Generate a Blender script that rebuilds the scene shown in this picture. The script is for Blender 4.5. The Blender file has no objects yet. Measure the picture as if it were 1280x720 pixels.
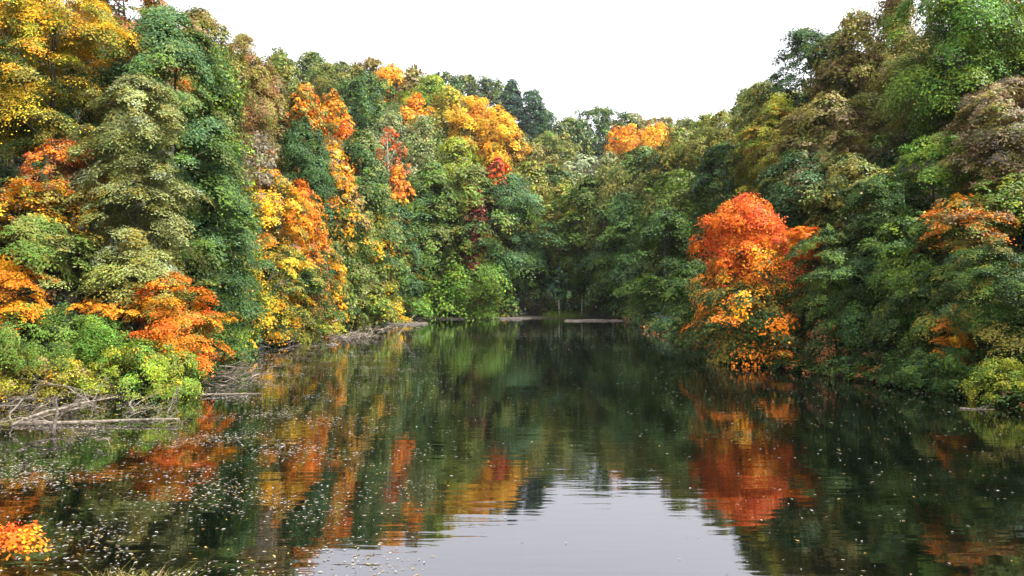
import bpy, math, random
import numpy as np
R = math.radians
C = bpy.context.scene.collection
scene = bpy.context.scene
EYE = 6.0; CAM = np.array([0.0, 0.0, EYE]); F = 1000.0; HOR = 360.0     # eye, focal length and horizon measured on a 1280 x 720 frame

# ------------------------------------------------------------------ materials
def new_mat(name):
    m = bpy.data.materials.new(name); m.use_nodes = True
    nt = m.node_tree; nt.nodes.clear()
    out = nt.nodes.new('ShaderNodeOutputMaterial')
    return m, nt, out

def N(nt, kind, **kw):
    n = nt.nodes.new(kind)
    for k, v in kw.items():
        if k.startswith('i_'): n.inputs[k[2:].replace('_', ' ')].default_value = v
        else: setattr(n, k, v)
    return n

def leaf_material():
    m, nt, out = new_mat('leaf')
    at = N(nt, 'ShaderNodeAttribute', attribute_name='leaf_colour')
    d = N(nt, 'ShaderNodeBsdfDiffuse'); t = N(nt, 'ShaderNodeBsdfTranslucent')
    g = N(nt, 'ShaderNodeBsdfGlossy', i_Roughness=0.45)
    mx = N(nt, 'ShaderNodeMixShader'); mx.inputs[0].default_value = 0.22
    lw = N(nt, 'ShaderNodeFresnel', i_IOR=1.35)
    sc = N(nt, 'ShaderNodeMath', operation='MULTIPLY'); sc.inputs[1].default_value = 0.03
    m2 = N(nt, 'ShaderNodeMixShader')
    L = nt.links.new
    L(at.outputs['Color'], d.inputs['Color']); L(at.outputs['Color'], t.inputs['Color'])
    L(d.outputs[0], mx.inputs[1]); L(t.outputs[0], mx.inputs[2])
    L(lw.outputs[0], sc.inputs[0]); L(sc.outputs[0], m2.inputs[0])
    L(mx.outputs[0], m2.inputs[1]); L(g.outputs[0], m2.inputs[2]); L(m2.outputs[0], out.inputs[0])
    return m

def noise_mat(name, cols, scale=(1, 1, 1), nscale=4.0, detail=6.0, rough=0.9, bump=0.3, bdist=0.02):
    m, nt, out = new_mat(name)
    tc = N(nt, 'ShaderNodeTexCoord'); mp = N(nt, 'ShaderNodeMapping'); mp.inputs['Scale'].default_value = scale
    nz = N(nt, 'ShaderNodeTexNoise'); nz.inputs['Scale'].default_value = nscale; nz.inputs['Detail'].default_value = detail
    cr = N(nt, 'ShaderNodeValToRGB')
    el = cr.color_ramp.elements
    while len(el) < len(cols): el.new(0.5)
    for i, c in enumerate(cols):
        el[i].position = 0.3 + 0.4 * i / max(1, len(cols) - 1); el[i].color = (*c, 1)
    b = N(nt, 'ShaderNodeBsdfPrincipled'); b.inputs['Roughness'].default_value = rough
    bp = N(nt, 'ShaderNodeBump'); bp.inputs['Strength'].default_value = bump; bp.inputs['Distance'].default_value = bdist
    L = nt.links.new
    L(tc.outputs['Object'], mp.inputs[0]); L(mp.outputs[0], nz.inputs['Vector']); L(nz.outputs['Fac'], cr.inputs[0])
    L(cr.outputs[0], b.inputs['Base Color']); L(nz.outputs['Fac'], bp.inputs['Height']); L(bp.outputs[0], b.inputs['Normal'])
    L(b.outputs[0], out.inputs[0])
    return m

def water_material():
    m, nt, out = new_mat('pond_water')
    tc = N(nt, 'ShaderNodeTexCoord')
    def nz(scale, ns, det):
        mp = N(nt, 'ShaderNodeMapping'); mp.inputs['Scale'].default_value = scale
        n = N(nt, 'ShaderNodeTexNoise'); n.inputs['Scale'].default_value = ns; n.inputs['Detail'].default_value = det
        nt.links.new(tc.outputs['Object'], mp.inputs[0]); nt.links.new(mp.outputs[0], n.inputs['Vector'])
        return n.outputs['Fac']
    a = nz((0.45, 2.2, 1), 1.0, 2.0); b = nz((0.12, 0.5, 1), 1.0, 1.0); p = nz((0.05, 0.11, 1), 1.0, 2.0)
    pm = N(nt, 'ShaderNodeMapRange'); pm.inputs[1].default_value = 0.35; pm.inputs[2].default_value = 0.65
    pm.inputs[3].default_value = 0.45; pm.inputs[4].default_value = 1.15
    L = nt.links.new
    L(p, pm.inputs[0])
    m1 = N(nt, 'ShaderNodeMath', operation='MULTIPLY_ADD'); m1.inputs[1].default_value = 1.4
    L(b, m1.inputs[0]); L(a, m1.inputs[2])
    m2 = N(nt, 'ShaderNodeMath', operation='MULTIPLY'); L(m1.outputs[0], m2.inputs[0]); L(pm.outputs[0], m2.inputs[1])
    bp = N(nt, 'ShaderNodeBump'); bp.inputs['Strength'].default_value = 1.0; bp.inputs['Distance'].default_value = WAVE
    L(m2.outputs[0], bp.inputs['Height'])
    d = N(nt, 'ShaderNodeBsdfDiffuse'); d.inputs['Color'].default_value = (0.0012, 0.0022, 0.0012, 1)
    g = N(nt, 'ShaderNodeBsdfGlossy'); g.inputs['Roughness'].default_value = 0.03; g.inputs['Color'].default_value = (0.95, 0.925, 1.0, 1)
    fr = N(nt, 'ShaderNodeFresnel'); fr.inputs['IOR'].default_value = WATER_IOR
    L(bp.outputs[0], g.inputs['Normal']); L(bp.outputs[0], fr.inputs['Normal'])
    mx = N(nt, 'ShaderNodeMixShader'); L(fr.outputs[0], mx.inputs[0]); L(d.outputs[0], mx.inputs[1]); L(g.outputs[0], mx.inputs[2])
    L(mx.outputs[0], out.inputs[0])
    return m

WAVE = 0.006; WATER_IOR = 2.75
M_LEAF = leaf_material()
M_BARK = noise_mat('bark', [(0.022, 0.017, 0.012), (0.06, 0.048, 0.036), (0.11, 0.095, 0.075)], (6, 6, 1.2), 3.0, bump=0.6)
M_PALE = noise_mat('pale_bark', [(0.16, 0.13, 0.10), (0.34, 0.30, 0.25), (0.46, 0.42, 0.36)], (5, 5, 1.2), 3.0, bump=0.5)
M_DEAD = noise_mat('weathered_wood', [(0.05, 0.038, 0.028), (0.14, 0.112, 0.08), (0.27, 0.225, 0.17)], (3, 3, 3), 2.5, bump=0.5)
M_DEADDARK = noise_mat('wet_wood', [(0.02, 0.015, 0.011), (0.06, 0.045, 0.034), (0.13, 0.105, 0.08)], (3, 3, 3), 2.5, bump=0.5)
M_SOIL = noise_mat('forest_floor', [(0.010, 0.009, 0.006), (0.024, 0.018, 0.010), (0.05, 0.03, 0.012)], (1, 1, 1), 1.5, 8, bump=0.8, bdist=0.1)
M_MUD = noise_mat('silt', [(0.025, 0.02, 0.015), (0.065, 0.052, 0.04), (0.125, 0.104, 0.082)], (0.6, 1.5, 1), 1.2, 8, bump=0.5, bdist=0.05)
M_WATER = water_material()

# ------------------------------------------------------------------ lake and terrain
LAKE = np.array([(-10, 12.6), (-6.5, 13.2), (-4.3, 13.5), (-2.6, 13.0), (0, 12.0), (10, 11.5), (20, 13), (26, 20), (26.5, 28), (23.6, 36), (22.6, 44), (20.4, 51), (18.8, 58),
    (18.2, 79), (20.9, 116), (25, 165), (27, 186), (18, 193), (6, 191), (-6, 194), (-22, 193), (-27, 186), (-23.5, 166), (-25, 140), (-26, 125),
    (-25.5, 95), (-24, 73.5), (-19.5, 51), (-17.2, 44), (-16.2, 40.3), (-19, 39.6), (-25, 38.8), (-28, 33), (-27, 20), (-19, 13.5)], float)
def survey(x, y):
    y2 = 1.2 * y / (1 + .0024 * y); return x * y2 / y, y2          # first tape measurements brought to the corrected eye height
LAKE = np.array([survey(*p) for p in LAKE])

def sdf(X, Y):
    X = np.atleast_1d(np.asarray(X, float)); Y = np.atleast_1d(np.asarray(Y, float))
    best = np.full(X.shape, 1e9); inside = np.zeros(X.shape, bool)
    n = len(LAKE)
    for i in range(n):
        ax, ay = LAKE[i]; bx, by = LAKE[(i + 1) % n]
        dx, dy = bx - ax, by - ay
        t = np.clip(((X - ax) * dx + (Y - ay) * dy) / (dx * dx + dy * dy), 0, 1)
        best = np.minimum(best, np.hypot(X - ax - t * dx, Y - ay - t * dy))
        c = ((ay > Y) != (by > Y)) & (X < (bx - ax) * (Y - ay) / (by - ay + 1e-12) + ax)
        inside ^= c
    return np.where(inside, -best, best)

def sstep(a, b, x):
    t = np.clip((x - a) / (b - a), 0, 1); return t * t * (3 - 2 * t)

def ground(X, Y):
    X = np.atleast_1d(np.asarray(X, float)); Y = np.atleast_1d(np.asarray(Y, float))
    s = sdf(X, Y)
    far = sstep(142, 185, Y - 0.9 * np.maximum(np.abs(X) - 20, 0))
    near = 1 - sstep(12, 27, Y + 0.25 * np.maximum(np.abs(X) - 16, 0))
    kf = 0.28 + 0.22 * sstep(-22, 30, -X) + 0.10 * sstep(20, 60, X)
    k = (1.0 * (1 - far) + kf * far) * (1 - near) + 0.30 * near
    zm = 300.0 * (1 - near) + 16.0 * near
    sp = np.maximum(s, 0)
    lim = 62 + 280 * far
    hol = 15 * sstep(0, 5, X) * (1 - sstep(16, 22, X)) * sstep(152, 160, Y)      # flat floor of the hollow at the head of the pond
    climb = np.maximum(sp - 1.5 - hol, 0); climb = np.where(climb < lim * .7, climb, lim * .7 + lim * .3 * np.tanh((climb - lim * .7) / (lim * .3)))
    z = zm * (1 - np.exp(-k * climb / zm)) + 0.28 * sstep(0, 1.6, sp)
    z = z + 0.5 * np.sin(X * 0.21 + 1.3) * np.sin(Y * 0.17) * sstep(3, 14, sp)
    z = z * (1 - .92 * sstep(440, 590, Y)) + 0 * s
    return np.where(s < 0, np.maximum(-1.8, s * 0.35), z)

def g1(x, y): return float(ground(x, y)[0])

def mesh_obj(name, V, faces, mat, parent=None, smooth=True):
    me = bpy.data.meshes.new(name); me.from_pydata([tuple(v) for v in V], [], faces)
    if smooth: me.polygons.foreach_set('use_smooth', [True] * len(me.polygons))
    me.materials.append(mat); me.update()
    o = bpy.data.objects.new(name, me); C.objects.link(o)
    if parent is not None: o.parent = parent
    return o

def tag(o, label=None, cat=None, group=None, kind=None):
    if label: o['label'] = label
    if cat: o['category'] = cat
    if group: o['group'] = group
    if kind: o['kind'] = kind
    return o

def empty(name, loc):
    o = bpy.data.objects.new(name, None); o.empty_display_size = 0.3; C.objects.link(o); o.location = loc
    return o

xs = np.unique(np.concatenate([np.linspace(-520, -70, 26), np.linspace(-70, -34, 19), np.linspace(-34, 34, 86), np.linspace(34, 70, 19), np.linspace(70, 520, 26)]))
ys = np.unique(np.concatenate([np.linspace(-160, 0, 16), np.linspace(0, 60, 76), np.linspace(60, 220, 108), np.linspace(220, 720, 51)]))
GX, GY = np.meshgrid(xs, ys); GZ = ground(GX.ravel(), GY.ravel())
nx, ny = len(xs), len(ys)
V = np.stack([GX.ravel(), GY.ravel(), GZ], 1)
faces = [(j * nx + i, j * nx + i + 1, (j + 1) * nx + i + 1, (j + 1) * nx + i) for j in range(ny - 1) for i in range(nx - 1)]
tag(mesh_obj('ground', V, faces, M_SOIL), kind='structure')
tag(mesh_obj('water', [(-34, 6, 0), (34, 6, 0), (34, 200, 0), (-34, 200, 0)], [(0, 1, 2, 3)], M_WATER, smooth=False), kind='structure')

def mud(name, pts, h):
    n = len(pts); c = np.mean(pts, 0)
    V = [(x, y, -0.15) for x, y in pts] + [(c[0] + (x - c[0]) * .9, c[1] + (y - c[1]) * .78, h * (0.7 + 0.6 * random.random())) for x, y in pts] + [(c[0], c[1], h * 1.2)]
    f = [(i, (i + 1) % n, n + (i + 1) % n, n + i) for i in range(n)] + [(n + i, n + (i + 1) % n, 2 * n) for i in range(n)]
    tag(mesh_obj(name, V, f, M_MUD), kind='structure')
random.seed(3)
def blob(cx, cy, rx, ry, n=40):
    return np.array([(cx + rx * math.cos(t) * (1 + .12 * math.sin(3 * t + cx)), cy + ry * math.sin(t) * (1 + .3 * math.sin(5 * t + cy) + .15 * math.sin(9 * t))) for t in [2 * math.pi * i / n for i in range(n)]])
mud('mud_bank', blob(-7.4, 156.4, 12.8, 2.6), 0.26)
mud('mud_bank', blob(14.4, 146, 5.8, 3.5), 0.18)
mud('mud_bank', blob(-18.2, 133, 4, 6), 0.2)

# ------------------------------------------------------------------ tubes
def tubes(paths, sides=6):
    """paths: list of (points, radii) -> one vertex and face list"""
    V = []; Fc = []
    for pts, rad in paths:
        pts = np.asarray(pts, float); n = len(pts); b0 = len(V)
        for i in range(n):
            d = pts[min(i + 1, n - 1)] - pts[max(i - 1, 0)]; d = d / (np.linalg.norm(d) + 1e-9)
            a = np.cross(d, (0, 0, 1.0) if abs(d[2]) < .9 else (1.0, 0, 0)); a /= np.linalg.norm(a); b = np.cross(d, a)
            for k in range(sides):
                t = 2 * math.pi * k / sides
                V.append(pts[i] + rad[i] * (math.cos(t) * a + math.sin(t) * b))
        for i in range(n - 1):
            for k in range(sides):
                k2 = (k + 1) % sides
                Fc.append((b0 + i * sides + k, b0 + i * sides + k2, b0 + (i + 1) * sides + k2, b0 + (i + 1) * sides + k))
        Fc.append(tuple(b0 + (n - 1) * sides + k for k in range(sides)))
        Fc.append(tuple(b0 + k for k in range(sides - 1, -1, -1)))
    return V, Fc

# ------------------------------------------------------------------ foliage
PAL = dict(
    green=(0.088, 0.150, 0.022), deep=(0.033, 0.070, 0.018), blue=(0.060, 0.120, 0.044), sage=(0.215, 0.235, 0.078), lime=(0.195, 0.275, 0.024),
    bright=(0.098, 0.215, 0.032), olive=(0.205, 0.172, 0.030), moss=(0.138, 0.162, 0.034), yellow=(0.62, 0.40, 0.03), gold=(0.74, 0.33, 0.018), ygreen=(0.30, 0.30, 0.03),
    orange=(0.78, 0.21, 0.018), vermil=(0.72, 0.115, 0.018), red=(0.52, 0.055, 0.025), rust=(0.36, 0.13, 0.05), brown=(0.20, 0.125, 0.055), tan=(0.28, 0.21, 0.105),
    grey=(0.21, 0.185, 0.135), pale=(0.27, 0.31, 0.18), maroon=(0.14, 0.028, 0.022), navy=(0.030, 0.062, 0.050))

def parse_pal(s, cut=.5):
    def one(t):
        nm = []; w = []
        for tok in t.split():
            k = tok.rstrip('0123456789.'); nm.append(PAL[k]); w.append(float(tok[len(k):] or 1))
        return np.array(nm), np.array(w) / sum(w)
    parts = s.split('>')
    return one(parts[0]), one(parts[-1]), cut if len(parts) > 1 else 0

def profile(t, style):
    if style == 'cone': return np.clip(1.02 - t, 0.05, 1) ** 0.8
    if style == 'bush': return np.sqrt(np.clip(1 - (t * 0.98) ** 2.4, 0.02, 1))
    if style == 'feather': return np.where(t > .35, np.clip(1 - ((t - .35) / .66) ** 2.0, .02, 1) ** .75, .72 + .28 * t / .35)
    return np.where(t > .42, np.clip(1 - ((t - .42) / .585) ** 2.5, .02, 1) ** .6, .68 + .32 * t / .42)

SHAPE = {  # dome, thickness, tilt, tilt jitter, normal jitter, sub spread
    'tier': (.48, .13, .48, .30, .34, .29), 'round': (.85, .18, .75, .34, .42, .33), 'spray': (.32, .13, .30, .30, .34, .30),
    'bush': (.80, .22, .60, .40, .50, .34), 'cone': (.45, .12, .55, .15, .45, .30), 'feather': (.60, .30, .9, .3, .6, .34), 'bare': (.60, .3, .6, .4, .7, .4)}

def foliage(rng, pads, pr, out, leaf, style, cover, pal, tfrac):
    """leaf-sized faces spread through flattened bough pads"""
    dome, thick, tilt, tj, nj, sp = SHAPE[style]
    n = len(pads)
    a = np.clip(tilt + tj * rng.standard_normal(n), -.3, 1.45)
    up = np.array([0, 0, 1.0])
    nrm = np.cos(a)[:, None] * up + np.sin(a)[:, None] * out
    e1 = np.stack([-out[:, 1], out[:, 0], np.zeros(n)], 1); e2 = np.cross(nrm, e1)
    nsub = 9
    sr = np.sqrt(rng.random((n, nsub))); sa = rng.random((n, nsub)) * 2 * math.pi
    an = np.exp(.28 * rng.standard_normal((n, 1))); su, sv = sr * np.cos(sa) * an, sr * np.sin(sa) / an
    cnt = np.maximum(10, (cover * math.pi * pr ** 2 / (0.30 * leaf ** 2))).astype(int)
    cnt = np.maximum(8, (cnt * rng.uniform(.55, 1.35, n)).astype(int))
    idx = np.repeat(np.arange(n), cnt); T = len(idx)
    sub = rng.integers(0, nsub, T)
    u = su[idx, sub] * .85 + sp * rng.standard_normal(T); v = sv[idx, sub] * .85 + sp * rng.standard_normal(T)
    subh = (rng.standard_normal((n, nsub)) * thick)[idx, sub]
    w = -dome * (u * u + v * v) * .55 + thick * .6 * rng.standard_normal(T) + subh
    if style == 'feather': w = w * 1.5
    P = pads[idx] + pr[idx][:, None] * (u[:, None] * e1[idx] + v[:, None] * e2[idx] + w[:, None] * nrm[idx])
    nn = nrm[idx] + dome * 1.0 * (u[:, None] * e1[idx] + v[:, None] * e2[idx]) + nj * .70 * rng.standard_normal((T, 3))
    nn /= np.linalg.norm(nn, axis=1)[:, None] + 1e-9
    ax = out[idx] * 0.8 + np.array([0, 0, -.45]) + rng.standard_normal((T, 3)) * .8
    ax -= nn * np.sum(ax * nn, 1)[:, None]; ax /= np.linalg.norm(ax, axis=1)[:, None] + 1e-9
    bx = np.cross(nn, ax)
    ln = leaf * rng.uniform(.65, 1.35, T)[:, None]; wd = ln * rng.uniform(.26, .40, T)[:, None]
    Q = np.empty((T, 4, 3))
    Q[:, 0] = P - ax * ln * .5; Q[:, 2] = P + ax * ln * .5
    lift = nn * ln * .05
    Q[:, 1] = P + bx * wd + lift; Q[:, 3] = P - bx * wd + lift
    # leaf colour: species palette, patches by twig, autumn turning from the top where the palette says so
    (c0, w0), (c1, w1), grad = pal
    psel = rng.random((n, nsub)); psel = np.where(rng.random((n, nsub)) < .55, np.repeat(rng.random((n, 1)), nsub, 1), psel)
    r = np.where(rng.random(T) < .18, rng.random(T), psel[idx, sub])
    k0 = np.minimum(np.searchsorted(np.cumsum(w0), r), len(w0) - 1); k1 = np.minimum(np.searchsorted(np.cumsum(w1), r), len(w1) - 1)
    col = c0[k0]
    if grad:
        tt = tfrac[idx] + .16 * rng.standard_normal((n, nsub))[idx, sub]
        col = np.where((tt > grad)[:, None], col, c1[k1])
    br = np.exp(.16 * rng.standard_normal(n))[idx] * np.exp(.15 * rng.standard_normal(T))
    hue = 1 + .06 * rng.standard_normal((T, 3))
    col = np.clip(col * br[:, None] * hue, 0.004, .85)
    return Q, col

def leaf_mesh(name, Q, col, parent=None, mat=None):
    n = len(Q); me = bpy.data.meshes.new(name)
    me.vertices.add(4 * n); me.vertices.foreach_set('co', Q.astype(np.float32).ravel())
    me.loops.add(4 * n); me.loops.foreach_set('vertex_index', np.arange(4 * n, dtype=np.int32))
    me.polygons.add(n); me.polygons.foreach_set('loop_start', np.arange(0, 4 * n, 4, dtype=np.int32))
    me.update(calc_edges=True)
    at = me.attributes.new('leaf_colour', 'FLOAT_COLOR', 'FACE')
    at.data.foreach_set('color', np.concatenate([col, np.ones((n, 1))], 1).astype(np.float32).ravel())
    me.materials.append(mat or M_LEAF)
    o = bpy.data.objects.new(name, me); C.objects.link(o)
    if parent is not None: o.parent = parent
    return o

TOTAL = [0]
def crown_pads(rng, rad, zb, zt, style, pr0):
    Hc = zt - zb
    area = 2 * math.pi * rad * Hc * .85
    dens = {'spray': 1.0, 'bare': .4}.get(style, 1.0)
    n = int(np.clip(dens * 1.12 * area / (math.pi * pr0 ** 2 * .62), 8, 420))
    t = rng.random(n) ** .92
    th = rng.random(n) * 2 * math.pi
    ph = rng.random(6) * 6.28
    lob = 1 + .18 * np.sin(3 * th + ph[0] + 5 * t) + .12 * np.sin(5 * th + ph[1] - 9 * t) + .13 * np.sin(2 * th + ph[2] + 11 * t)
    rho = np.where(rng.random(n) < .84, rng.uniform(.70, 1.08, n), rng.uniform(.25, .70, n))
    r = np.maximum(rad - .55 * pr0, .25 * rad) * profile(t, style) * lob * rho
    out = np.stack([np.cos(th), np.sin(th), np.zeros(n)], 1)
    P = np.stack([r * np.cos(th), r * np.sin(th), zb + .25 * pr0 + t * (Hc - .45 * pr0)], 1)
    pr = pr0 * np.exp(.32 * rng.standard_normal(n)) * (1 - .30 * t)
    return P, pr, out, t

def make_tree(seed, name, x, y, zg, zb, zt, rad, style, pal, leaf, cover=1.3, bark=None):
    rng = np.random.default_rng(seed)
    root = empty(name, (x, y, zg))
    H = zt - zg
    pr0 = float(np.clip(.245 * min(rad, (zt - zb) * .8), .28, 2.4))
    if style == 'bare': pr0 *= .8
    P, pr, out, t = crown_pads(rng, rad, zb - zg, zt - zg, style, pr0)
    Q, col = foliage(rng, P, pr, out, leaf, style, cover * (.8 if style == 'bare' else 1), pal, t)
    TOTAL[0] += len(Q)
    leaf_mesh('crown' if 'shrub' not in name and 'sapling' not in name else 'foliage', Q, col, root)
    # trunk with limbs reaching for the boughs
    tr = max(.03, H * .0125 * rng.uniform(.85, 1.2))
    bend = rng.standard_normal(2) * .025 * H
    def axis(f): return np.array([bend[0] * f * f, bend[1] * f * f, f * H])
    fs = np.linspace(0, .92, 8)
    paths = [([axis(f) + (0, 0, -.4 if f == 0 else 0) for f in fs], [tr * (1.35 if f == 0 else 1 - .9 * f) for f in fs])]
    for i in rng.choice(len(P), min(len(P), 26 if style == 'bare' else 16), replace=False):
        f = float(np.clip((P[i][2] - (1.3 if style == 'bare' else .75) * np.hypot(P[i][0], P[i][1])) / H, .08, .88))
        a = axis(f); e = P[i] - out[i] * pr[i] * .2
        mid = a * .45 + e * .55 + np.array([0, 0, .08 * np.linalg.norm(e - a)]) + rng.standard_normal(3) * .05 * np.linalg.norm(e - a)
        lr = tr * (.30 if style == 'bare' else .42) * (1 - .75 * f)
        paths.append(([a, a * .7 + mid * .3, mid, e], [lr, lr * .85, lr * .6, lr * .22]))
        if style == 'bare':
            for _ in range(5):
                e2 = e + (out[i] * rng.uniform(.2, 1) + np.array([0, 0, rng.uniform(-.1, 1)]) + rng.standard_normal(3) * .35) * pr[i] * 1.3
                m2 = (mid + e2) / 2 + rng.standard_normal(3) * .1
                paths.append(([mid, m2, e2], [lr * .5, lr * .35, lr * .12]))
    V, Fc = tubes(paths, 6)
    mesh_obj('trunk' if 'shrub' not in name and 'sapling' not in name else 'stem', V, Fc, bark or M_BARK, root)
    return root

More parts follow.
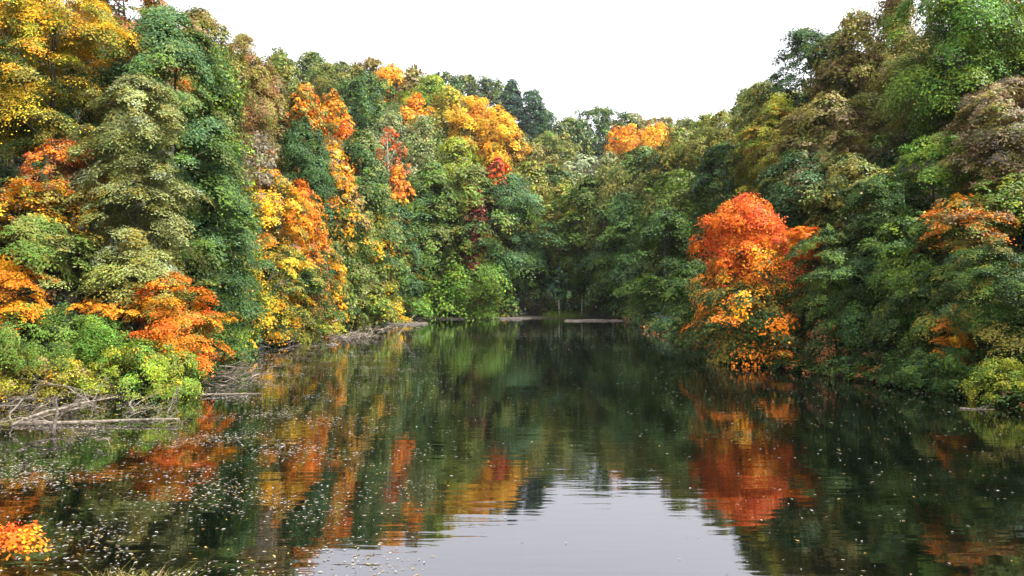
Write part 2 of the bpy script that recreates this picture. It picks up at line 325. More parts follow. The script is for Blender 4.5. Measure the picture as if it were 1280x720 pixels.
# px, top, bottom, width (pixels of a 1280 x 720 frame), rough distance | style | palette (turned top > base) | name | label
SPEC = """
# px top bot w Y | style | palette | name | label
# ---- driftwood bank, close trees
65 -45 190 165 52 | tier | gold3 yellow2 ygreen2 moss1 > ygreen2 olive2 deep2 yellow1 | maple_tree | tall golden maple turning green below, rising above the pink-rust crown
5 -60 180 110 62 | tier | deep3 green2 blue1 | broadleaf_tree | dark green tall tree half hidden behind the tall golden maple
170 -45 90 110 76 | tier | orange1 rust1 olive3 green2 | broadleaf_tree | olive tall tree with an orange streak on top, beside the tall golden maple
115 60 210 90 58 | tier | deep3 green2 blue1 | broadleaf_tree | dark green crown filling the gap between golden maple and pale sage tree
78 172 275 95 48 | tier | rust3 red1 orange2 brown1 > gold2 brown2 olive2 | maple_tree | pink-rust crown below the tall golden maple
20 222 335 130 47 | spray | gold3 orange3 yellow2 brown1 moss2 deep1 | beech_tree | amber beech with flat layered boughs above the green bank trees
172 92 345 120 48 | tier | sage4 moss2 olive2 pale1 | alder_tree | pale sage tree in hanging tiers, before the tall blue-green tree
210 12 400 165 56 | tier | blue4 green3 moss1 | broadleaf_tree | tallest blue-green tree, its pointed top against the sky over the pale sage tree
272 62 300 85 62 | feather | lime2 sage2 blue2 green2 | ash_tree | light mint green feathery tree on the outer edge of the tallest blue-green tree
268 205 440 95 52 | tier | blue3 green3 deep2 | broadleaf_tree | mid green tree coming down to the water beside the vermilion maple
45 272 410 150 45 | tier | green3 moss2 sage1 olive1 | broadleaf_tree | grey-green bank tree under the amber beech
15 330 405 90 43.5 | spray | orange3 gold3 green1 | beech_tree | small orange beech in front of the grey-green bank tree
170 305 385 120 46.5 | spray | moss3 sage2 olive2 | hornbeam_tree | sage boughs arching out flat above the dark gap
150 368 402 105 45.5 | spray | orange3 gold2 olive1 | beech_sapling | thin orange spray hanging across the dark gap
212 342 455 112 45 | spray | vermil3 orange4 gold2 olive2 moss1 | maple_tree | low vermilion maple leaning out over the water beside the lime shrub
300 330 445 55 57 | tier | green3 lime1 gold1 deep1 | broadleaf_tree | narrow green tree at the water with a few gold boughs, below the big amber maple
50 386 462 150 42 | bush | green4 bright1 deep2 moss1 | shrub | dense mid green shrub above the ochre shrub
120 395 460 80 42.5 | bush | bright2 green3 lime1 | shrub | fresh green shrub between the dense green shrub and the lime shrub
55 438 495 120 40.4 | bush | ygreen3 olive3 tan1 gold1 | shrub | ochre shrub standing over the driftwood
178 430 498 136 40.6 | bush | lime3 ygreen2 moss3 bright2 yellow0.4 | shrub | lime and yellow shrub on the point beside the bleached white limb
205 418 455 60 43 | bush | gold2 ygreen3 orange1 | shrub | small golden shrub between lime shrub and vermilion maple
# ---- driftwood bank, slope behind
250 10 130 100 100 | round | brown2 olive3 moss2 | oak_tree | brownish oak on the skyline just behind the tallest blue-green tree
305 42 170 85 105 | round | olive3 brown2 rust1 moss1 | oak_tree | olive brown oak on the skyline above the russet slope tree
328 80 270 85 88 | tier | brown2 olive3 tan1 moss2 | broadleaf_tree | russet olive slope tree standing over the grey leafless crown
325 168 250 62 80 | bare | grey3 tan1 | bare_tree | grey nearly leafless tree above the big amber maple
332 208 400 104 69 | tier | gold4 yellow2 orange2 moss2 deep1 > gold3 yellow1 ygreen2 moss3 deep2 | maple_tree | big amber maple reaching from the leafless crown down to the shore trees
378 232 340 62 74 | round | orange3 gold1 rust1 > rust2 brown2 deep2 | maple_tree | orange topped narrow maple touching the big amber maple, brown below
407 300 385 48 77 | round | gold4 orange1 yellow1 | maple_tree | small gold tree below the orange topped narrow maple
355 312 425 115 66 | tier | deep3 olive2 green2 ygreen1 | broadleaf_tree | dark olive shore tree in front of the big amber maple
383 105 195 58 132 | round | orange4 gold2 moss3 vermil1 deep1 | maple_tree | bright orange maple high on the slope, redder at its foot
415 112 190 52 130 | round | gold3 orange3 moss2 rust1 | maple_tree | orange gold maple rising next to the bright orange maple high on the slope
432 150 200 44 126 | round | vermil2 orange2 rust1 gold1 | maple_tree | small red-orange crown below the orange gold maple
416 178 250 72 110 | round | gold3 orange1 tan2 ygreen1 | maple_tree | pale gold tree in the middle of the slope, ringed by green
378 150 300 82 112 | round | deep4 blue2 green1 | broadleaf_tree | deep green tree between the russet slope tree and the pale gold tree
350 64 150 75 165 | round | moss3 olive2 green2 | broadleaf_tree | olive green rounded crown on the skyline next to the olive brown oak
390 66 140 58 185 | round | deep3 moss2 | broadleaf_tree | darker green crown poking up on the skyline above the bright orange maple
428 78 170 95 160 | round | moss3 green2 olive2 | broadleaf_tree | broad olive green crown behind the orange gold maple
458 92 190 92 148 | round | green3 deep3 blue1 | broadleaf_tree | dark green dome under the first gold maple of the ridge
465 74 125 62 215 | round | brown2 olive3 | oak_tree | brownish skyline tree just before the first gold maple of the ridge
489 82 142 58 172 | round | gold4 orange2 yellow1 | maple_tree | first gold maple of the ridge, small and upright
520 120 158 44 165 | round | gold2 orange3 | maple_tree | little orange gold crown between the first gold maple and the great golden maple
517 84 140 50 195 | round | olive3 brown2 moss1 | oak_tree | brownish crown behind the little orange gold crown
540 94 165 62 182 | round | lime3 green3 ygreen2 | broadleaf_tree | yellow-green crown leaning on the great golden maple
562 108 185 56 176 | round | ygreen3 yellow2 olive2 | broadleaf_tree | mustard crown directly beside the great golden maple
592 120 200 66 170 | round | gold4 yellow3 orange1 | maple_tree | great golden maple, topmost half of the big golden pair on the ridge
625 138 212 62 166 | round | gold4 yellow3 orange1 | maple_tree | second golden maple of the big golden pair, lower and nearer the red crown
622 197 232 38 160 | round | red3 vermil2 rust1 | maple_tree | small scarlet crown under the big golden pair
490 138 230 66 142 | feather | sage4 pale1 blue1 | ash_tree | grey-green feathery tree below the first gold maple of the ridge
530 150 240 70 146 | feather | sage3 green2 pale1 | ash_tree | second grey-green feathery tree, on the side of the golden pair
487 158 215 44 137 | bare | rust3 vermil2 tan1 | bare_tree | sparse reddish tree standing before the grey-green feathery trees
572 170 235 66 152 | round | ygreen3 lime2 moss2 | broadleaf_tree | yellowish green crown under the great golden maple
450 166 275 84 118 | round | blue3 green2 sage1 moss1 | broadleaf_tree | blue-green dome between pale gold tree and reddish sparse tree
497 208 290 44 121 | round | orange3 rust2 gold1 | maple_tree | narrow orange streak of a tree halfway down the slope
425 232 335 84 101 | tier | moss3 sage2 green2 | broadleaf_tree | sage green tree directly under the pale gold tree
455 256 400 82 96 | tier | ygreen2 yellow2 olive2 gold1 green2 | broadleaf_tree | yellow mottled tree running down to the brush heap
484 246 392 74 111 | tier | blue3 deep2 green1 | broadleaf_tree | dark blue-green tree beside the yellow mottled tree
507 262 398 38 119 | tier | gold3 olive2 yellow1 | maple_tree | slender gold-olive tree at the waterside where the pond widens
538 205 395 90 152 | tier | green3 moss2 deep1 | broadleaf_tree | green shore tree under the second feathery tree
520 228 398 66 136 | tier | blue2 green3 | broadleaf_tree | grey-green tree next to the slender gold-olive tree
577 322 398 128 176 | bush | lime2 green4 bright1 | willow_tree | low spreading fresh green willow on the far shore beside the hollow
590 206 345 86 174 | tier | moss3 green2 olive1 | broadleaf_tree | green domed tree under the scarlet crown
597 236 308 38 158 | tier | maroon4 red1 brown2 moss1 | beech_tree | dark maroon copper beech in the middle of the green slope
440 350 412 78 104 | tier | green2 ygreen2 moss2 | broadleaf_tree | yellow-green low tree behind the brush heap
474 368 408 56 114 | bush | gold3 ygreen2 yellow1 | shrub | golden shrub at the outer end of the brush heap
392 372 418 66 92 | tier | green3 deep2 moss1 | broadleaf_tree | small dark green tree where the brush heap begins
430 396 412 46 103 | bush | lime3 moss1 ygreen1 | shrub | small light green shrub growing out of the brush heap
# ---- head of the pond
635 214 356 100 203 | tier | blue4 deep2 green1 | broadleaf_tree | blue-green tree above the bushy end of the dark hollow
690 205 350 105 212 | tier | blue2 deep2 moss2 olive1 | broadleaf_tree | tall green tree with olive clusters spreading above the dark hollow
740 222 352 84 206 | tier | green3 deep2 moss2 | broadleaf_tree | green tree overhanging the hollow on the side of the pale mud bank
650 172 245 62 245 | round | olive3 tan1 moss2 | oak_tree | olive tan crown up the valley behind the scarlet crown
690 165 245 72 262 | round | moss3 olive2 green1 | broadleaf_tree | dull green crown in the very notch of the valley
728 192 242 58 228 | round | pale3 sage2 | willow_tree | round silvery willow in the middle of the valley
762 190 236 44 232 | round | sage3 pale1 moss1 | willow_tree | smaller grey-green willow beside the round silvery willow
660 200 290 70 222 | round | ygreen1 moss3 olive2 | broadleaf_tree | yellowish olive crown between copper beech and silvery willow
705 228 280 70 216 | round | moss2 olive2 lime1 | broadleaf_tree | olive green crown right below the silvery willow
780 200 300 96 200 | round | olive2 moss3 sage1 | broadleaf_tree | large olive crown before the far gold trees
557 92 160 56 335 | round | deep3 blue1 moss2 | broadleaf_tree | dusky green crown on the far ridge over the mustard crown
585 94 160 58 340 | round | deep2 moss2 olive1 | broadleaf_tree | dusky green crown on the far ridge over the great golden maple
612 98 165 56 335 | round | navy1 deep2 moss2 | broadleaf_tree | dusky crown on the far ridge next to the dark ridge spruce
640 99 175 54 330 | cone | navy3 blue1 deep2 | spruce_tree | dark blue spruce standing highest at the end of the far ridge
664 112 180 46 325 | round | navy2 deep2 | broadleaf_tree | dark crown on the far ridge just beyond the dark blue spruce
681 136 190 36 318 | round | navy1 deep2 moss1 | broadleaf_tree | last dark crown of the far ridge, dropping into the notch
712 148 200 54 300 | round | deep2 moss3 | broadleaf_tree | first dark green dome beyond the notch
748 136 200 80 312 | round | deep3 green1 moss1 | broadleaf_tree | broad dark green dome highest on the skyline beyond the notch
785 143 190 56 320 | round | brown2 deep2 moss1 | oak_tree | brownish dark crown over the far gold trees
822 148 190 60 315 | round | brown2 olive2 moss1 | oak_tree | brown olive crown at the back of the second far gold tree
857 150 200 54 292 | round | moss3 deep2 | broadleaf_tree | dull green skyline crown beyond the second far gold tree
788 156 196 62 268 | round | gold3 orange3 | maple_tree | first far gold-orange tree across the valley
824 154 196 50 264 | round | gold3 orange2 yellow1 | maple_tree | second far gold tree across the valley, the smaller of the two
# ---- maple bank, slope and skyline
882 146 225 66 245 | round | lime2 moss2 ygreen1 | broadleaf_tree | light yellow-green skyline crown below the feathery skyline tree
932 112 190 48 205 | feather | sage2 green2 blue1 | ash_tree | thin feathery grey-green tree poking above the skyline
905 140 250 80 172 | round | olive3 moss3 | broadleaf_tree | olive crown below the feathery skyline tree
848 162 300 92 182 | round | olive2 moss3 green1 | broadleaf_tree | large olive green dome beside the second far gold tree
803 182 330 90 188 | tier | green2 blue2 moss2 | broadleaf_tree | green-olive tree stepping down from the olive dome to the pond
782 238 402 104 172 | tier | green3 blue2 deep2 | broadleaf_tree | leafy green shore tree at the pale mud bank
832 258 410 100 132 | tier | deep2 green4 blue1 | broadleaf_tree | big green shore tree between mud bank and red maple
852 210 340 96 152 | tier | green3 moss2 lime1 | broadleaf_tree | bright mid green tree over the big green shore tree
908 180 300 92 142 | tier | deep3 blue2 green2 | broadleaf_tree | dark green tree above the top of the red maple
956 98 215 78 132 | round | lime1 moss3 olive2 | broadleaf_tree | moss green skyline tree just under the ragged dark tree
975 128 260 92 114 | tier | ygreen3 lime2 olive2 gold1 | broadleaf_tree | yellow-green tree with mustard patches above the red maple
1012 34 150 96 118 | tier | blue2 deep3 moss1 | broadleaf_tree | ragged dark blue-green tree on the skyline with sky showing through
1072 14 190 92 102 | round | brown1.5 olive3 moss2 | oak_tree | bronze olive oak on the skyline beside the ragged dark tree
1122 -4 150 72 98 | feather | olive3 brown1 moss1 | broadleaf_tree | peaked olive tree on the skyline next to the vivid green tree
1205 -48 200 150 73 | round | bright4 lime3 green1 | broadleaf_tree | vivid green tall tree filling the sky corner
1285 -50 160 110 76 | round | lime2 bright2 gold1 | broadleaf_tree | bright green tall tree with a golden tip beyond the vivid green tree
1142 70 240 122 83 | tier | olive2 brown1 moss3 green1 | broadleaf_tree | olive brown layered tree below the peaked olive tree
1040 118 290 120 86 | tier | olive2 tan2 moss2 brown1 | broadleaf_tree | tan and olive tree below the bronze oak
1000 190 320 108 74 | tier | deep3 moss2 blue2 | broadleaf_tree | dull dark green tree at the shoulder of the red maple
934 246 388 128 59.5 | round | vermil6 orange4 red1 > gold3 orange2 olive2 deep3 | red_maple | brilliant red and orange maple with a broad crown at the water
945 350 462 156 58.5 | tier | deep7 moss1 olive2 gold1.3 orange1.2 | maple_tree | dark leafed tree speckled with gold leaves right under the red maple
1002 282 326 48 57 | spray | orange4 vermil1 gold1 | maple_sapling | orange bough reaching sideways from the red maple
985 428 458 60 57.5 | spray | orange2 gold1 rust1 deep3 olive2 | maple_sapling | low orange spray over the black water below the red maple
1060 190 320 96 70 | tier | moss2 sage1 olive2 deep2 | broadleaf_tree | greyish green tree up the bank from the blue-green waterside tree
1105 215 330 92 66 | tier | deep4 green2 | broadleaf_tree | deep green tree in shade below the olive brown layered tree
1168 165 340 112 60 | tier | lime2 bright2 green3 | broadleaf_tree | lively green tree below the vivid green tall tree
1246 108 255 100 52 | tier | grey1 tan1 brown2 olive2 moss2 | broadleaf_tree | grey-brown thinly leaved tree near the edge of the wood
1262 96 240 100 56 | tier | brown3 tan2 grey2 olive1 | oak_tree | russet grey oak behind the thinly leaved tree
1205 248 310 100 48 | spray | orange2 gold1 brown2 olive2 moss2 | beech_tree | copper orange beech boughs beneath the grey-brown thinly leaved tree
1265 215 345 92 49.5 | tier | green3 moss2 ygreen1 | broadleaf_tree | green tree with yellow tints beside the copper orange boughs
1085 318 470 118 53 | tier | blue3 green2 deep2 | broadleaf_tree | blue-green tree sweeping down to the water next to the red maple
1142 262 455 106 51 | tier | green4 deep2 lime1 | broadleaf_tree | green tree in hanging tiers between blue-green tree and orange beech
1238 300 478 125 43 | tier | deep4 green2 olive1 | broadleaf_tree | dark green waterside tree around the small orange tree
1194 382 450 40 43.5 | spray | orange3 gold2 | maple_sapling | small bright orange tree hanging on the dark waterside tree
1262 448 508 74 36.8 | bush | ygreen3 lime2 green2 | shrub | yellow-green overhanging shrub at the corner of the black water
1180 430 492 104 43.5 | bush | deep3 green2 blue1 | shrub | dark green shrub at the water under the small orange tree
1035 395 462 60 54.5 | bush | deep3 blue1 rust1 | shrub | dark shrub with rusty leaves between red maple and blue-green tree
868 325 432 76 70 | tier | deep3 green3 | broadleaf_tree | dark green waterside tree touching the shaded side of the red maple
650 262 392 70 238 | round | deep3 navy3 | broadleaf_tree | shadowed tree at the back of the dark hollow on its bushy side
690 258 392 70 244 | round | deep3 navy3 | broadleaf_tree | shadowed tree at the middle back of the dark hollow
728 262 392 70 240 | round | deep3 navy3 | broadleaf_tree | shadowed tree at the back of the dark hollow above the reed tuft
1046 40 170 70 108 | tier | moss2 olive2 deep2 | broadleaf_tree | mossy green tree filling the skyline between ragged dark tree and bronze oak
1138 372 472 96 49 | bush | deep4 green2 moss1 | shrub | dark bank shrub in the gap beneath the hanging green tree
1034 285 430 84 62 | tier | deep4 green2 moss2 | broadleaf_tree | dark green tree filling the bank just beyond the sideways orange bough
1180 330 470 96 47.5 | tier | deep4 green2 olive1 | broadleaf_tree | shaded green tree behind the small bright orange tree
"""

def place(px, top, Yg, lo, hi):
    """distance nearest the guess at which a tree of believable height standing on the slope reaches that sight line"""
    best = None
    for Y in sorted(np.arange(.6, 2.3, .01) * Yg, key=lambda v: abs(v - Yg)):
        X = (px - 640) / F * Y; zt = EYE + (HOR - top) / F * Y; zg = g1(X, Y)
        if sdf(X, Y)[0] < .4: continue
        h = zt - zg; pen = max(lo - h, 0) + max(h - hi, 0)
        if pen == 0: return X, Y, zg, zt
        if best is None or pen < best[0]: best = (pen, X, Y, zg, zt)
    print('WARN height', px, top, Yg, best)
    return best[1:]

LOG = []
for k, line in enumerate(l for l in SPEC.strip().splitlines() if l.strip() and not l.startswith('#')):
    num, style, pal, name, label = [s.strip() for s in line.split('|')]
    px, top, bot, w, Yr = map(float, num.split()[:5]); Yg = survey(0, Yr)[1] + max(0, Yr - 215) * 1.9
    shrub = 'shrub' in name or 'sapling' in name; cut = .5
    if shrub:
        X, Y, zg, zt = place(px, top, Yg, .5, 9)
    else:
        X, Y, zg, zt = place(px, top, Yg, 5 if Yr < 60 else 8, 27 if Yr < 100 else 30)
    zb = max(zg + (.05 if shrub else .6), EYE + (HOR - bot) / F * Y)
    if not shrub and Y > 60 and not (153 < Y < 172 and 640 < px < 770):
        z2 = min(zb, zg + .32 * (zt - zg))
        if z2 < zb - 1 and '>' not in pal and ('maple' in name or style == 'bare'): pal += ' > moss2 deep2 olive1 green1'; cut = (zb - z2) / (zt - z2)
        zb = z2
    if zb > zt - 1.0: zb = zt - max(1.0, .5 * (zt - zg))
    rad = 1.18 * w / 2 / F * Y
    if not shrub and Y > 60 and sdf(X, Y)[0] < 4 and not (153 < Y < 172 and 640 < px < 770): zb = min(zb, zg + .9)
    leaf = max(.12, .0028 * Y) * (.85 + (0 if shrub else .45) * ((k * 37) % 11) / 10)
    LOG.append((round(px), round(Yg), round(Y), round(zt - zg, 1)))
    cover = 1.35 if Y < 140 else 1.15
    bark = M_PALE if ('bare' in name or 'pale trunk' in label) else None
    root = make_tree(100 + k, name, X, Y, zg, zb, zt, rad, style, parse_pal(pal, cut), leaf, cover, bark)
    cat = 'shrub' if shrub else 'tree'
    grp = ('shrubs on the banks' if shrub else 'trees of the wooded slopes')
    tag(root, label, cat, grp)

# wood going on past the sides of the view: copies of trees already standing
roots = [o for o in C.objects if o.type == 'EMPTY' and o.get('category') == 'tree' and 35 < o.location.y < 85]
random.seed(8)
for (x, y) in [(-30, 37), (-36, 44), (-33, 28), (-40, 34), (-46, 52), (-39, 20), (-52, 66), (-50, 40), (31, 34), (36, 44), (34, 25), (42, 36), (47, 55), (44, 24), (54, 70), (52, 45), (-58, 84), (64, 88)]:
    src = random.choice(roots); x, y = survey(x, y)
    c = src.copy(); C.objects.link(c); c.location = (x, y, g1(x, y) - .1); c.rotation_euler.z = random.uniform(0, 6.28)
    for ch in src.children:
        d = ch.copy(); C.objects.link(d); d.parent = c
    tag(c, 'autumn tree of the wood that runs on past the edge of the view', 'tree', 'trees beyond the edge of the view')

# ------------------------------------------------------------------ undergrowth: one mass of leafy ground cover over the slopes
rng = np.random.default_rng(5)
def undergrowth(name, pts, pr, pal, leaf, label=None, style='bush', cover=1.1):
    pts = np.asarray(pts); n = len(pts)
    z = ground(pts[:, 0], pts[:, 1]) + pr * rng.uniform(.2, 1.1, n)
    P = np.column_stack([pts, z]); th = rng.random(n) * 6.28
    d = -pts + np.array([0, 80]); d = d / np.linalg.norm(d, axis=1)[:, None]
    out = np.column_stack([d + .5 * np.column_stack([np.cos(th), np.sin(th)]), np.zeros(n)]); out /= np.linalg.norm(out, axis=1)[:, None]
    Q, col = foliage(rng, P, pr, out, leaf, style, cover, parse_pal(pal), rng.random(n))
    TOTAL[0] += len(Q)
    o = leaf_mesh(name, Q, col); tag(o, kind='stuff')
    return o
cand = np.column_stack([rng.uniform(-75, 75, 26000), rng.uniform(24, 260, 26000)])
s = sdf(cand[:, 0], cand[:, 1])
vis = np.abs(cand[:, 0]) < .72 * cand[:, 1] + 6
for lo, hi, smax, step, leaf, prr in ((24, 70, 30, 1, .24, (.6, 1.3)), (70, 140, 30, 1, .42, (.8, 1.7)), (140, 330, 60, 1, .75, (1.2, 2.6))):
    m = (cand[:, 1] >= lo) & (cand[:, 1] < hi) & (s > .3) & (s < smax) & vis
    p = cand[m]; keep = rng.random(len(p)) < (.62 if lo < 140 else .40)
    # the dark hollow at the head of the pond stays open
    p = p[keep]; p = p[~((p[:, 1] > 153) & (p[:, 1] < 172) & (p[:, 0] > 0.4) & (p[:, 0] < 20))]
    undergrowth('undergrowth', p, rng.uniform(*prr, len(p)), 'deep4 green3 blue2 moss2 olive1 brown1 navy2', leaf, cover=.9)

# leafy fringe hanging over the water line
cand = np.column_stack([rng.uniform(-34, 32, 30000), rng.uniform(26, 200, 30000)]); s = sdf(cand[:, 0], cand[:, 1])
p = cand[(s > -.5) & (s < 3.2) & ~((cand[:, 0] < 0) & (cand[:, 1] < 50)) & ~((cand[:, 0] < 0) & (cand[:, 1] > 72) & (s < .9)) & ~((cand[:, 1] > 151) & (cand[:, 0] > -22) & (cand[:, 0] < 21))]
for lo, hi, leaf in ((0, 60, .17), (60, 100, .28), (100, 300, .5)):
    q = p[(p[:, 1] >= lo) & (p[:, 1] < hi)]
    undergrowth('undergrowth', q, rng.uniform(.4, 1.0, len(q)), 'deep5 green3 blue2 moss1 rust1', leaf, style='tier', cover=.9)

# ------------------------------------------------------------------ dead wood
def branch_paths(rng, L, r, forks=4, bendy=.12, lift=.1, lvl=0):
    n = 7; p = np.zeros(3); d = np.array([1.0, 0, lift]); pts = [p.copy()]
    for i in range(n - 1):
        d = d + rng.standard_normal(3) * bendy; d[2] *= .85; d /= np.linalg.norm(d); p = p + d * L / (n - 1); pts.append(p.copy())
    pts = np.array(pts); rad = r * np.linspace(1, .35 if lvl == 0 else .2, n)
    out = [(pts, rad)]
    if lvl < 2:
        for _ in range(forks):
            i = rng.integers(1, n - 1); sub = branch_paths(rng, L * rng.uniform(.25, .5), rad[i] * .6, max(1, forks - 2), .2, rng.uniform(-.05, .6), lvl + 1)
            an = rng.uniform(.35, 1.0) * rng.choice([-1, 1]); ca, sa = math.cos(an), math.sin(an)
            M = np.array([[ca, -sa, 0], [sa, ca, 0], [0, 0, 1]])
            out += [(q @ M.T + pts[i], rr) for q, rr in sub]
    return out

def deadwood(seed, name, x, y, z, rot, L, r, forks, label, cat, group=None, mat=None, bendy=.12, lift=.05, tiltx=0.0):
    rng2 = np.random.default_rng(seed)
    V, Fc = tubes(branch_paths(rng2, L, r, forks, bendy, lift), 7)
    o = mesh_obj(name, V, Fc, mat or M_DEAD); o.location = (x, y, z); o.rotation_euler = (tiltx, 0, rot)
    return tag(o, label, cat, group)

def water_pt(px, py, z=0.0):
    Y = (EYE - z) * F / (py - HOR); return (px - 640) / F * Y, Y

x, y = water_pt(25, 531); deadwood(1, 'driftwood_log', x, y, .06, -.03, 6.9, .10, 0, 'long straight pale log floating low off the brushy shore', 'log', bendy=.035, lift=0)
x, y = water_pt(44, 498); deadwood(2, 'driftwood_log', x, y, .22, -.06, 3.2, .09, 1, 'weathered grey log lying along the shore under the ochre shrub', 'log', bendy=.04, lift=0)
x, y = water_pt(-20, 503); deadwood(3, 'driftwood_log', x, y, .18, .10, 3.6, .15, 1, 'brown mossy log half sunk where the driftwood begins', 'log', mat=M_DEADDARK, bendy=.05)
x, y = water_pt(15, 532); deadwood(4, 'driftwood_branch', x, y, .05, 1.15, 5.0, .075, 2, 'thick reddish branch rising from the water beside the long pale log', 'branch', bendy=.08, lift=.15)
x, y = water_pt(66, 543); deadwood(5, 'driftwood_branch', x, y, .0, 1.9, 1.6, .09, 0, 'short dark crooked stub standing up in front of the long pale log', 'branch', mat=M_DEADDARK, bendy=.12, lift=1.6)
x, y = water_pt(238, 463); deadwood(6, 'fallen_branch', x, y, .55, -.25, 5.2, .075, 4, 'bleached white limb reaching out over the water past the lime shrub', 'branch', bendy=.06, lift=-.05)
x, y = water_pt(251, 496); deadwood(7, 'fallen_branch', x, y, .10, .42, 3.2, .05, 1, 'thin bleached stick lying on the water below the white limb', 'branch', bendy=.07)
x, y = water_pt(1200, 511); deadwood(8, 'driftwood_branch', x, y, .03, -.1, 1.5, .045, 4, 'pale broken branch in the black water under the yellow-green overhang', 'branch', bendy=.1, lift=.1)
x, y = water_pt(413, 431); deadwood(9, 'fallen_branch', x, y, .15, .5, 5.5, .09, 3, 'pale forked bough lying off the heaped brush', 'branch', bendy=.18)
x, y = water_pt(440, 408); deadwood(10, 'fallen_tree', x, y, .35, -.45, 13, .14, 3, 'long tan fallen trunk along the point of the brush heap', 'log', bendy=.05)
x, y = water_pt(496, 421); deadwood(11, 'fallen_branch', x, y, .0, .9, 5.0, .07, 2, 'upright pale limb at the tip of the brush heap', 'branch', bendy=.1, lift=.9)
random.seed(21)
def brush(n, box, Lr, rr, label, group, seed0):
    protos = []
    for i in range(n):
        px = random.uniform(box[0], box[2]); f = (px - box[0]) / (box[2] - box[0])
        py = box[1] + (box[3] - box[1]) * f + random.gauss(0, 1) * box[4]
        x, y = water_pt(px, max(py, 394))
        if i < 7:
            o = deadwood(seed0 + i, 'fallen_branch', 0, 0, 0, 0, 1, .016, 5, label, 'branch', group, M_DEAD if i % 4 else M_DEADDARK, bendy=.34, lift=.16); protos.append(o)
        else:
            o = random.choice(protos).copy(); C.objects.link(o)
        k = random.uniform(*Lr) * random.choice([.6, .8, 1, 1.2]); o.scale = (k, k * random.uniform(.7, 1.4), k * random.uniform(.6, 1.3)); zz = max(g1(x, y), 0)
        o.location = (x, y, zz + random.uniform(.0, .25)); o.rotation_euler = (random.uniform(-.5, .5), random.uniform(-.30, .06), random.uniform(-1.5, 1.5) + random.choice([0, 0, 3.14]))
brush(60, (305, 437, 505, 408, 5), (2.2, 5.5), .02, 'dead grey branch in the brush heap along the yellow-leaved shore', 'dead branches of the brush heap', 300)
brush(26, (250, 486, 318, 478, 7), (1.2, 2.6), .02, 'thin dead twig in the tangle beside the bleached white limb', 'twigs beside the bleached limb', 340)
brush(44, (-30, 512, 130, 528, 14), (1.0, 2.6), .02, 'dead twig in the driftwood tangle around the long pale log', 'twigs around the long pale log', 380)
brush(22, (150, 521, 225, 527, 3.5), (.7, 1.7), .02, 'fine pale twig caught against the outer end of the long log', 'twigs at the outer end of the log', 420)
brush(16, (860, 432, 1030, 462, 4), (1.5, 3.5), .02, 'dark dead branch at the water line below the red maple', 'branches below the red maple', 460)
# bare sticks in the dark hollow behind the lime shrub
for i, (px, py, L_, rot) in enumerate([(112, 432, 2.6, 1.2), (126, 428, 2.2, 2.1), (140, 436, 2.4, .8), (100, 430, 1.9, 2.4)]):
    Y = 47.2; X = (px - 640) / F * Y
    deadwood(500 + i, 'bare_sapling', X, Y, g1(X, Y), rot, L_, .035, 4, 'bare grey sapling in the dark gap behind the lime shrub', 'sapling', 'bare saplings in the dark gap', M_DEAD, bendy=.1, lift=3.0)
x, y = water_pt(8, 500); deadwood(520, 'dead_stump', x, y, 0, 1.0, 1.9, .05, 2, 'thin forked grey snag standing at the foot of the ochre shrub', 'snag', lift=4.0)

# slim trunks standing in the dark hollow
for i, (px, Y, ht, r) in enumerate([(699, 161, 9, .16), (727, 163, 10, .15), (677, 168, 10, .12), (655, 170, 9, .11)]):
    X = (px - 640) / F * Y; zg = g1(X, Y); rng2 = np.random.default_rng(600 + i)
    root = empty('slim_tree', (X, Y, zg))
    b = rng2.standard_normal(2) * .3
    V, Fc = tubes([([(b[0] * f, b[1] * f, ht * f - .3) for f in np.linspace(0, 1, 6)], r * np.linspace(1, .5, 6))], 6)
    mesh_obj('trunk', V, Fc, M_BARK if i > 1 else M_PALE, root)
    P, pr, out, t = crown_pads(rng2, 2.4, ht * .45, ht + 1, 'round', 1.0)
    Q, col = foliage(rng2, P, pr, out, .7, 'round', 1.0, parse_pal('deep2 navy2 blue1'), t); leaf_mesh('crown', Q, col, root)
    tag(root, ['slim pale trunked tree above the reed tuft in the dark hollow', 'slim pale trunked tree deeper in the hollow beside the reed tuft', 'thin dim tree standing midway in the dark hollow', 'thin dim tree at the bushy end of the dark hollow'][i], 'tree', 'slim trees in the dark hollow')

# ------------------------------------------------------------------ grass tufts
def grass(name, x, y, n, rx, ry, h, cols, label, zoff=0.0, seed=1):
    r = np.random.default_rng(seed)
    Q = []; col = []
    for i in range(n):
        a = r.random() * 6.28; q = math.sqrt(r.random()); bx, by = q * math.cos(a) * rx, q * math.sin(a) * ry
        d = r.standard_normal(2) * .5; hh = h * r.uniform(.5, 1.1); w = .006 + .004 * h
        side = np.array([-d[1], d[0], 0]) / (np.linalg.norm(d) + 1e-6) * w
        p = np.array([bx, by, -.05]); c = cols[r.integers(len(cols))]
        for sgm in range(3):
            f0, f1 = sgm / 3, (sgm + 1) / 3
            P0 = p + np.array([d[0] * hh * f0 ** 2, d[1] * hh * f0 ** 2, hh * f0 * (1 - .25 * f0 * f0)]); P1 = p + np.array([d[0] * hh * f1 ** 2, d[1] * hh * f1 ** 2, hh * f1 * (1 - .25 * f1 * f1)])
            Q.append([P0 - side * (1 - f0), P0 + side * (1 - f0), P1 + side * (1 - f1 * .98), P1 - side * (1 - f1 * .98)]); col.append(np.array(PAL[c]) * r.uniform(.8, 1.25))
    o = leaf_mesh(name, np.array(Q), np.array(col)); o.location = (x, y, max(g1(x, y), 0) + zoff)
    return tag(o, label, 'grass')
grass('grass_tuft', -7.25, 15.45, 420, .95, .2, .72, ['tan', 'tan', 'olive', 'ygreen'], 'tuft of dry straw coloured grass at the very edge of the near water', seed=2)
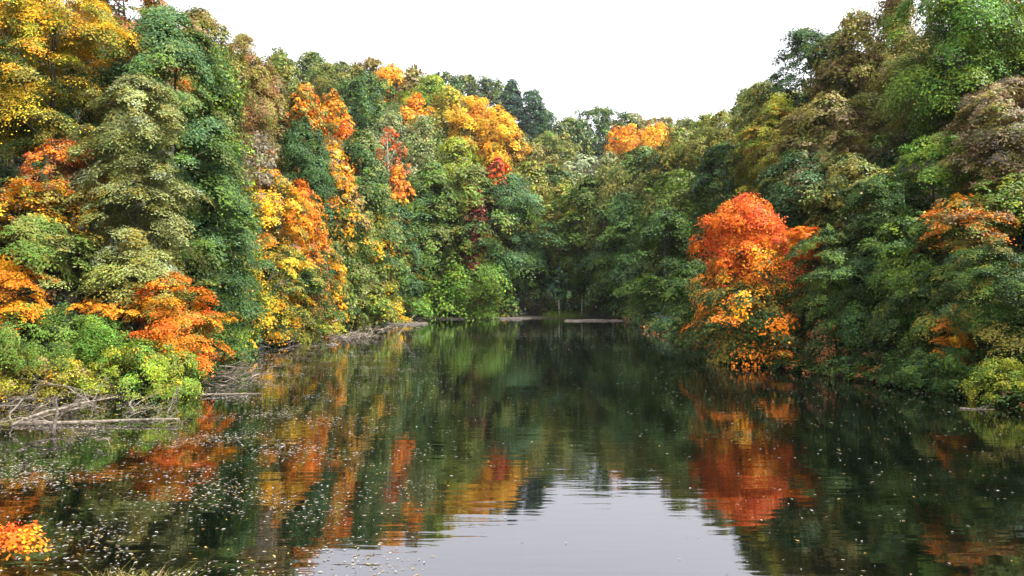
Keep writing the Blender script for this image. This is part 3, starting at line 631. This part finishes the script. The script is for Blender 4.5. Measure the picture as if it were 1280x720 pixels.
root = make_tree(901, 'maple_sapling', -9.5, 14.3, g1(-9.5, 14.3), 1.16, 1.75, .88, 'bush', parse_pal('orange5 vermil2 gold1'), .085, 1.5)
tag(root, 'small bright orange maple sapling reaching over the near water at the picture corner', 'shrub', 'shrubs on the banks')
grass('reed_tuft', 10.4, 158.6, 900, 4.2, 1.0, 2.0, ['green', 'lime', 'deep', 'moss'], 'low green reed tuft on the far shore before the dark hollow', seed=3)

# ------------------------------------------------------------------ fallen leaves on the water
rngl = np.random.default_rng(77)
def noise2(X, Y):
    return .5 + .25 * np.sin(X * .9 + 2 * np.sin(Y * .31)) * np.sin(Y * .55 + 1.5 * np.sin(X * .4)) + .25 * np.sin(X * .37 + Y * 1.1 + np.sin(X * .8))
NC = 600000
Yc = 13.6 + 120 * rngl.random(NC) ** 1.6; Xc = rngl.uniform(-.75, .75, NC) * Yc
u = Xc / Yc                                               # bearing from the near bank: leaves drift to the driftwood shore
pdens = (22 + 18 * sstep(34, 18, Yc)) * np.clip((-u - .04) / .34, 0, 1) ** 1.2 * sstep(125, 60, Yc) * (.12 + 3.2 * noise2(Xc, Yc) ** 3) + .65 + .8 * sstep(.10, .30, u)
pdens += 1.6 * np.exp(-((Yc - 79 - .12 * Xc) / 3.5) ** 2) * (Xc > -6) + 1.2 * np.exp(-((Yc - 104) / 5) ** 2)
pdens *= np.where((np.abs(u - .05) < .16) & (Yc < 20), .22, 1)
prop = NC / (1.5 * Yc) * (1 / 1.6) * 120 ** (-1 / 1.6) * np.maximum(Yc - 13.6, .02) ** (1 / 1.6 - 1)
keep = rngl.random(NC) < pdens / prop; Xc, Yc = survey(Xc, Yc); keep &= sdf(Xc, Yc) < -.1
LX, LY = Xc[keep], Yc[keep]
print('floating leaves', len(LX), 'clipped share', float(np.mean((pdens / prop)[keep] > 1)))
LC = np.array([(.23, .21, .16), (.33, .31, .26), (.19, .14, .08), (.30, .21, .06), (.07, .05, .03), (.24, .24, .22)])
def float_leaf_quads(r, X, Y, size):
    n = len(X); a = r.random(n) * 6.28; ln = size; wd = ln * r.uniform(.32, .55, n)
    ax = np.column_stack([np.cos(a), np.sin(a), .03 * r.standard_normal(n)]); bx = np.column_stack([-np.sin(a), np.cos(a), .06 * r.standard_normal(n)])
    P = np.column_stack([X, Y, .012 + .012 * r.random(n)])
    Q = np.empty((n, 4, 3)); Q[:, 0] = P - ax * (ln * .5)[:, None]; Q[:, 2] = P + ax * (ln * .5)[:, None]
    Q[:, 1] = P + bx * (wd * .5)[:, None] + np.array([0, 0, .004]); Q[:, 3] = P - bx * (wd * .5)[:, None] + np.array([0, 0, .004])
    col = LC[r.choice(len(LC), n, p=[.28, .24, .16, .12, .10, .10])] * r.uniform(.7, 1.2, (n, 1))
    return Q, np.clip(col, 0, .8)
order = np.argsort(LY); near, rest = order[:300], order[300:]
Q, col = float_leaf_quads(rngl, LX[rest], LY[rest], rngl.uniform(.035, .115, len(rest)) * (1 + .012 * LY[rest]))
tag(leaf_mesh('floating_leaves', Q, col), kind='stuff')
def leaf_shape(seed):
    """one curled leaf with a toothed outline and a stalk"""
    r = np.random.default_rng(seed); n = 14; V = [(0, 0, .004)]
    for i in range(n):
        t = 2 * math.pi * i / n; q = (.5 if i % 2 else .36) * (1 - .25 * math.sin(t) ** 2)
        V.append((q * math.cos(t), .72 * q * math.sin(t), .05 * abs(math.sin(t)) + .015 * r.standard_normal()))
    V += [(.45, -.012, .02), (.45, .012, .02), (.78, .0, .08)]
    f = [(0, 1 + i, 1 + (i + 1) % n) for i in range(n)] + [(n + 1, n + 2, n + 3)]
    me = bpy.data.meshes.new('floating_leaf'); me.from_pydata(V, [], f)
    at = me.attributes.new('leaf_colour', 'FLOAT_COLOR', 'FACE'); c = LC[[0, 1, 2, 3, 1, 5, 4, 0][seed % 8]]
    at.data.foreach_set('color', [v for _ in f for v in (*c, 1)]); me.materials.append(M_LEAF)
    return me
shapes = [leaf_shape(i) for i in range(8)]
for j, i in enumerate(near):
    o = bpy.data.objects.new('floating_leaf', shapes[j % 8]); C.objects.link(o)
    o.location = (LX[i], LY[i], .012); k = rngl.uniform(.045, .105); o.scale = (k, k, k); o.rotation_euler.z = rngl.uniform(0, 6.28)
    tag(o, 'fallen leaf floating on the open water close to the near bank', 'leaf', 'fallen leaves floating by the near bank')

# ------------------------------------------------------------------ damp air in the valley
def haze(density):
    m, nt, out = new_mat('damp_air'); v = N(nt, 'ShaderNodeVolumePrincipled')
    v.inputs['Color'].default_value = (.93, .95, .97, 1); v.inputs['Density'].default_value = density; v.inputs['Anisotropy'].default_value = .2
    nt.links.new(v.outputs[0], out.inputs['Volume'])
    x0, x1, y0, y1, z0, z1 = -530, 530, -170, 730, -2.9, 118
    V = [(x, y, z) for z in (z0, z1) for x, y in ((x0, y0), (x1, y0), (x1, y1), (x0, y1))]
    o = mesh_obj('haze', V, [(3, 2, 1, 0), (4, 5, 6, 7), (0, 1, 5, 4), (1, 2, 6, 5), (2, 3, 7, 6), (3, 0, 4, 7)], m, smooth=False)
    tag(o, kind='stuff')
haze(.00006)

# ------------------------------------------------------------------ light
SUN_EL, SUN_AZ = 54.0, 118.0
w = bpy.data.worlds.new('World'); scene.world = w; w.use_nodes = True
nt = w.node_tree; nt.nodes.clear()
wo = nt.nodes.new('ShaderNodeOutputWorld'); bg = nt.nodes.new('ShaderNodeBackground'); sky = nt.nodes.new('ShaderNodeTexSky')
sky.sky_type = 'NISHITA'; sky.sun_disc = False; sky.sun_elevation = R(SUN_EL); sky.sun_rotation = R(SUN_AZ); sky.dust_density = 6.0; sky.air_density = 1.0; sky.altitude = 100
hs = nt.nodes.new('ShaderNodeHueSaturation'); hs.inputs['Saturation'].default_value = .10
nt.links.new(sky.outputs[0], hs.inputs['Color']); nt.links.new(hs.outputs[0], bg.inputs['Color']); nt.links.new(bg.outputs[0], wo.inputs[0])
bg.inputs['Strength'].default_value = .15
sl = bpy.data.lights.new('sun', 'SUN'); sl.energy = 1.05; sl.angle = R(26); sl.color = (1, .96, .90)
so = bpy.data.objects.new('sun', sl); C.objects.link(so)
so.rotation_euler = (R(90 - SUN_EL), 0, R(180 - SUN_AZ))

# ------------------------------------------------------------------ camera and view
cd = bpy.data.cameras.new('camera'); cd.sensor_width = 36; cd.lens = 36 * F / 1280; cd.clip_end = 3000; cd.clip_start = .1
co = bpy.data.objects.new('camera', cd); C.objects.link(co); co.location = tuple(CAM)
co.rotation_euler = (R(90), 0, 0)
scene.camera = co
scene.view_settings.view_transform = 'Standard'; scene.view_settings.look = 'None'; scene.view_settings.gamma = 1; scene.view_settings.use_curve_mapping = False
scene.view_settings.exposure = 2.0
scene.render.engine = 'CYCLES'
cy = scene.cycles; cy.max_bounces = 6; cy.diffuse_bounces = 1; cy.glossy_bounces = 3; cy.transmission_bounces = 4; cy.transparent_max_bounces = 4; cy.use_denoising = True
cy.sample_clamp_indirect = 4
print('LEAVES', TOTAL[0]); print('LOG', LOG)
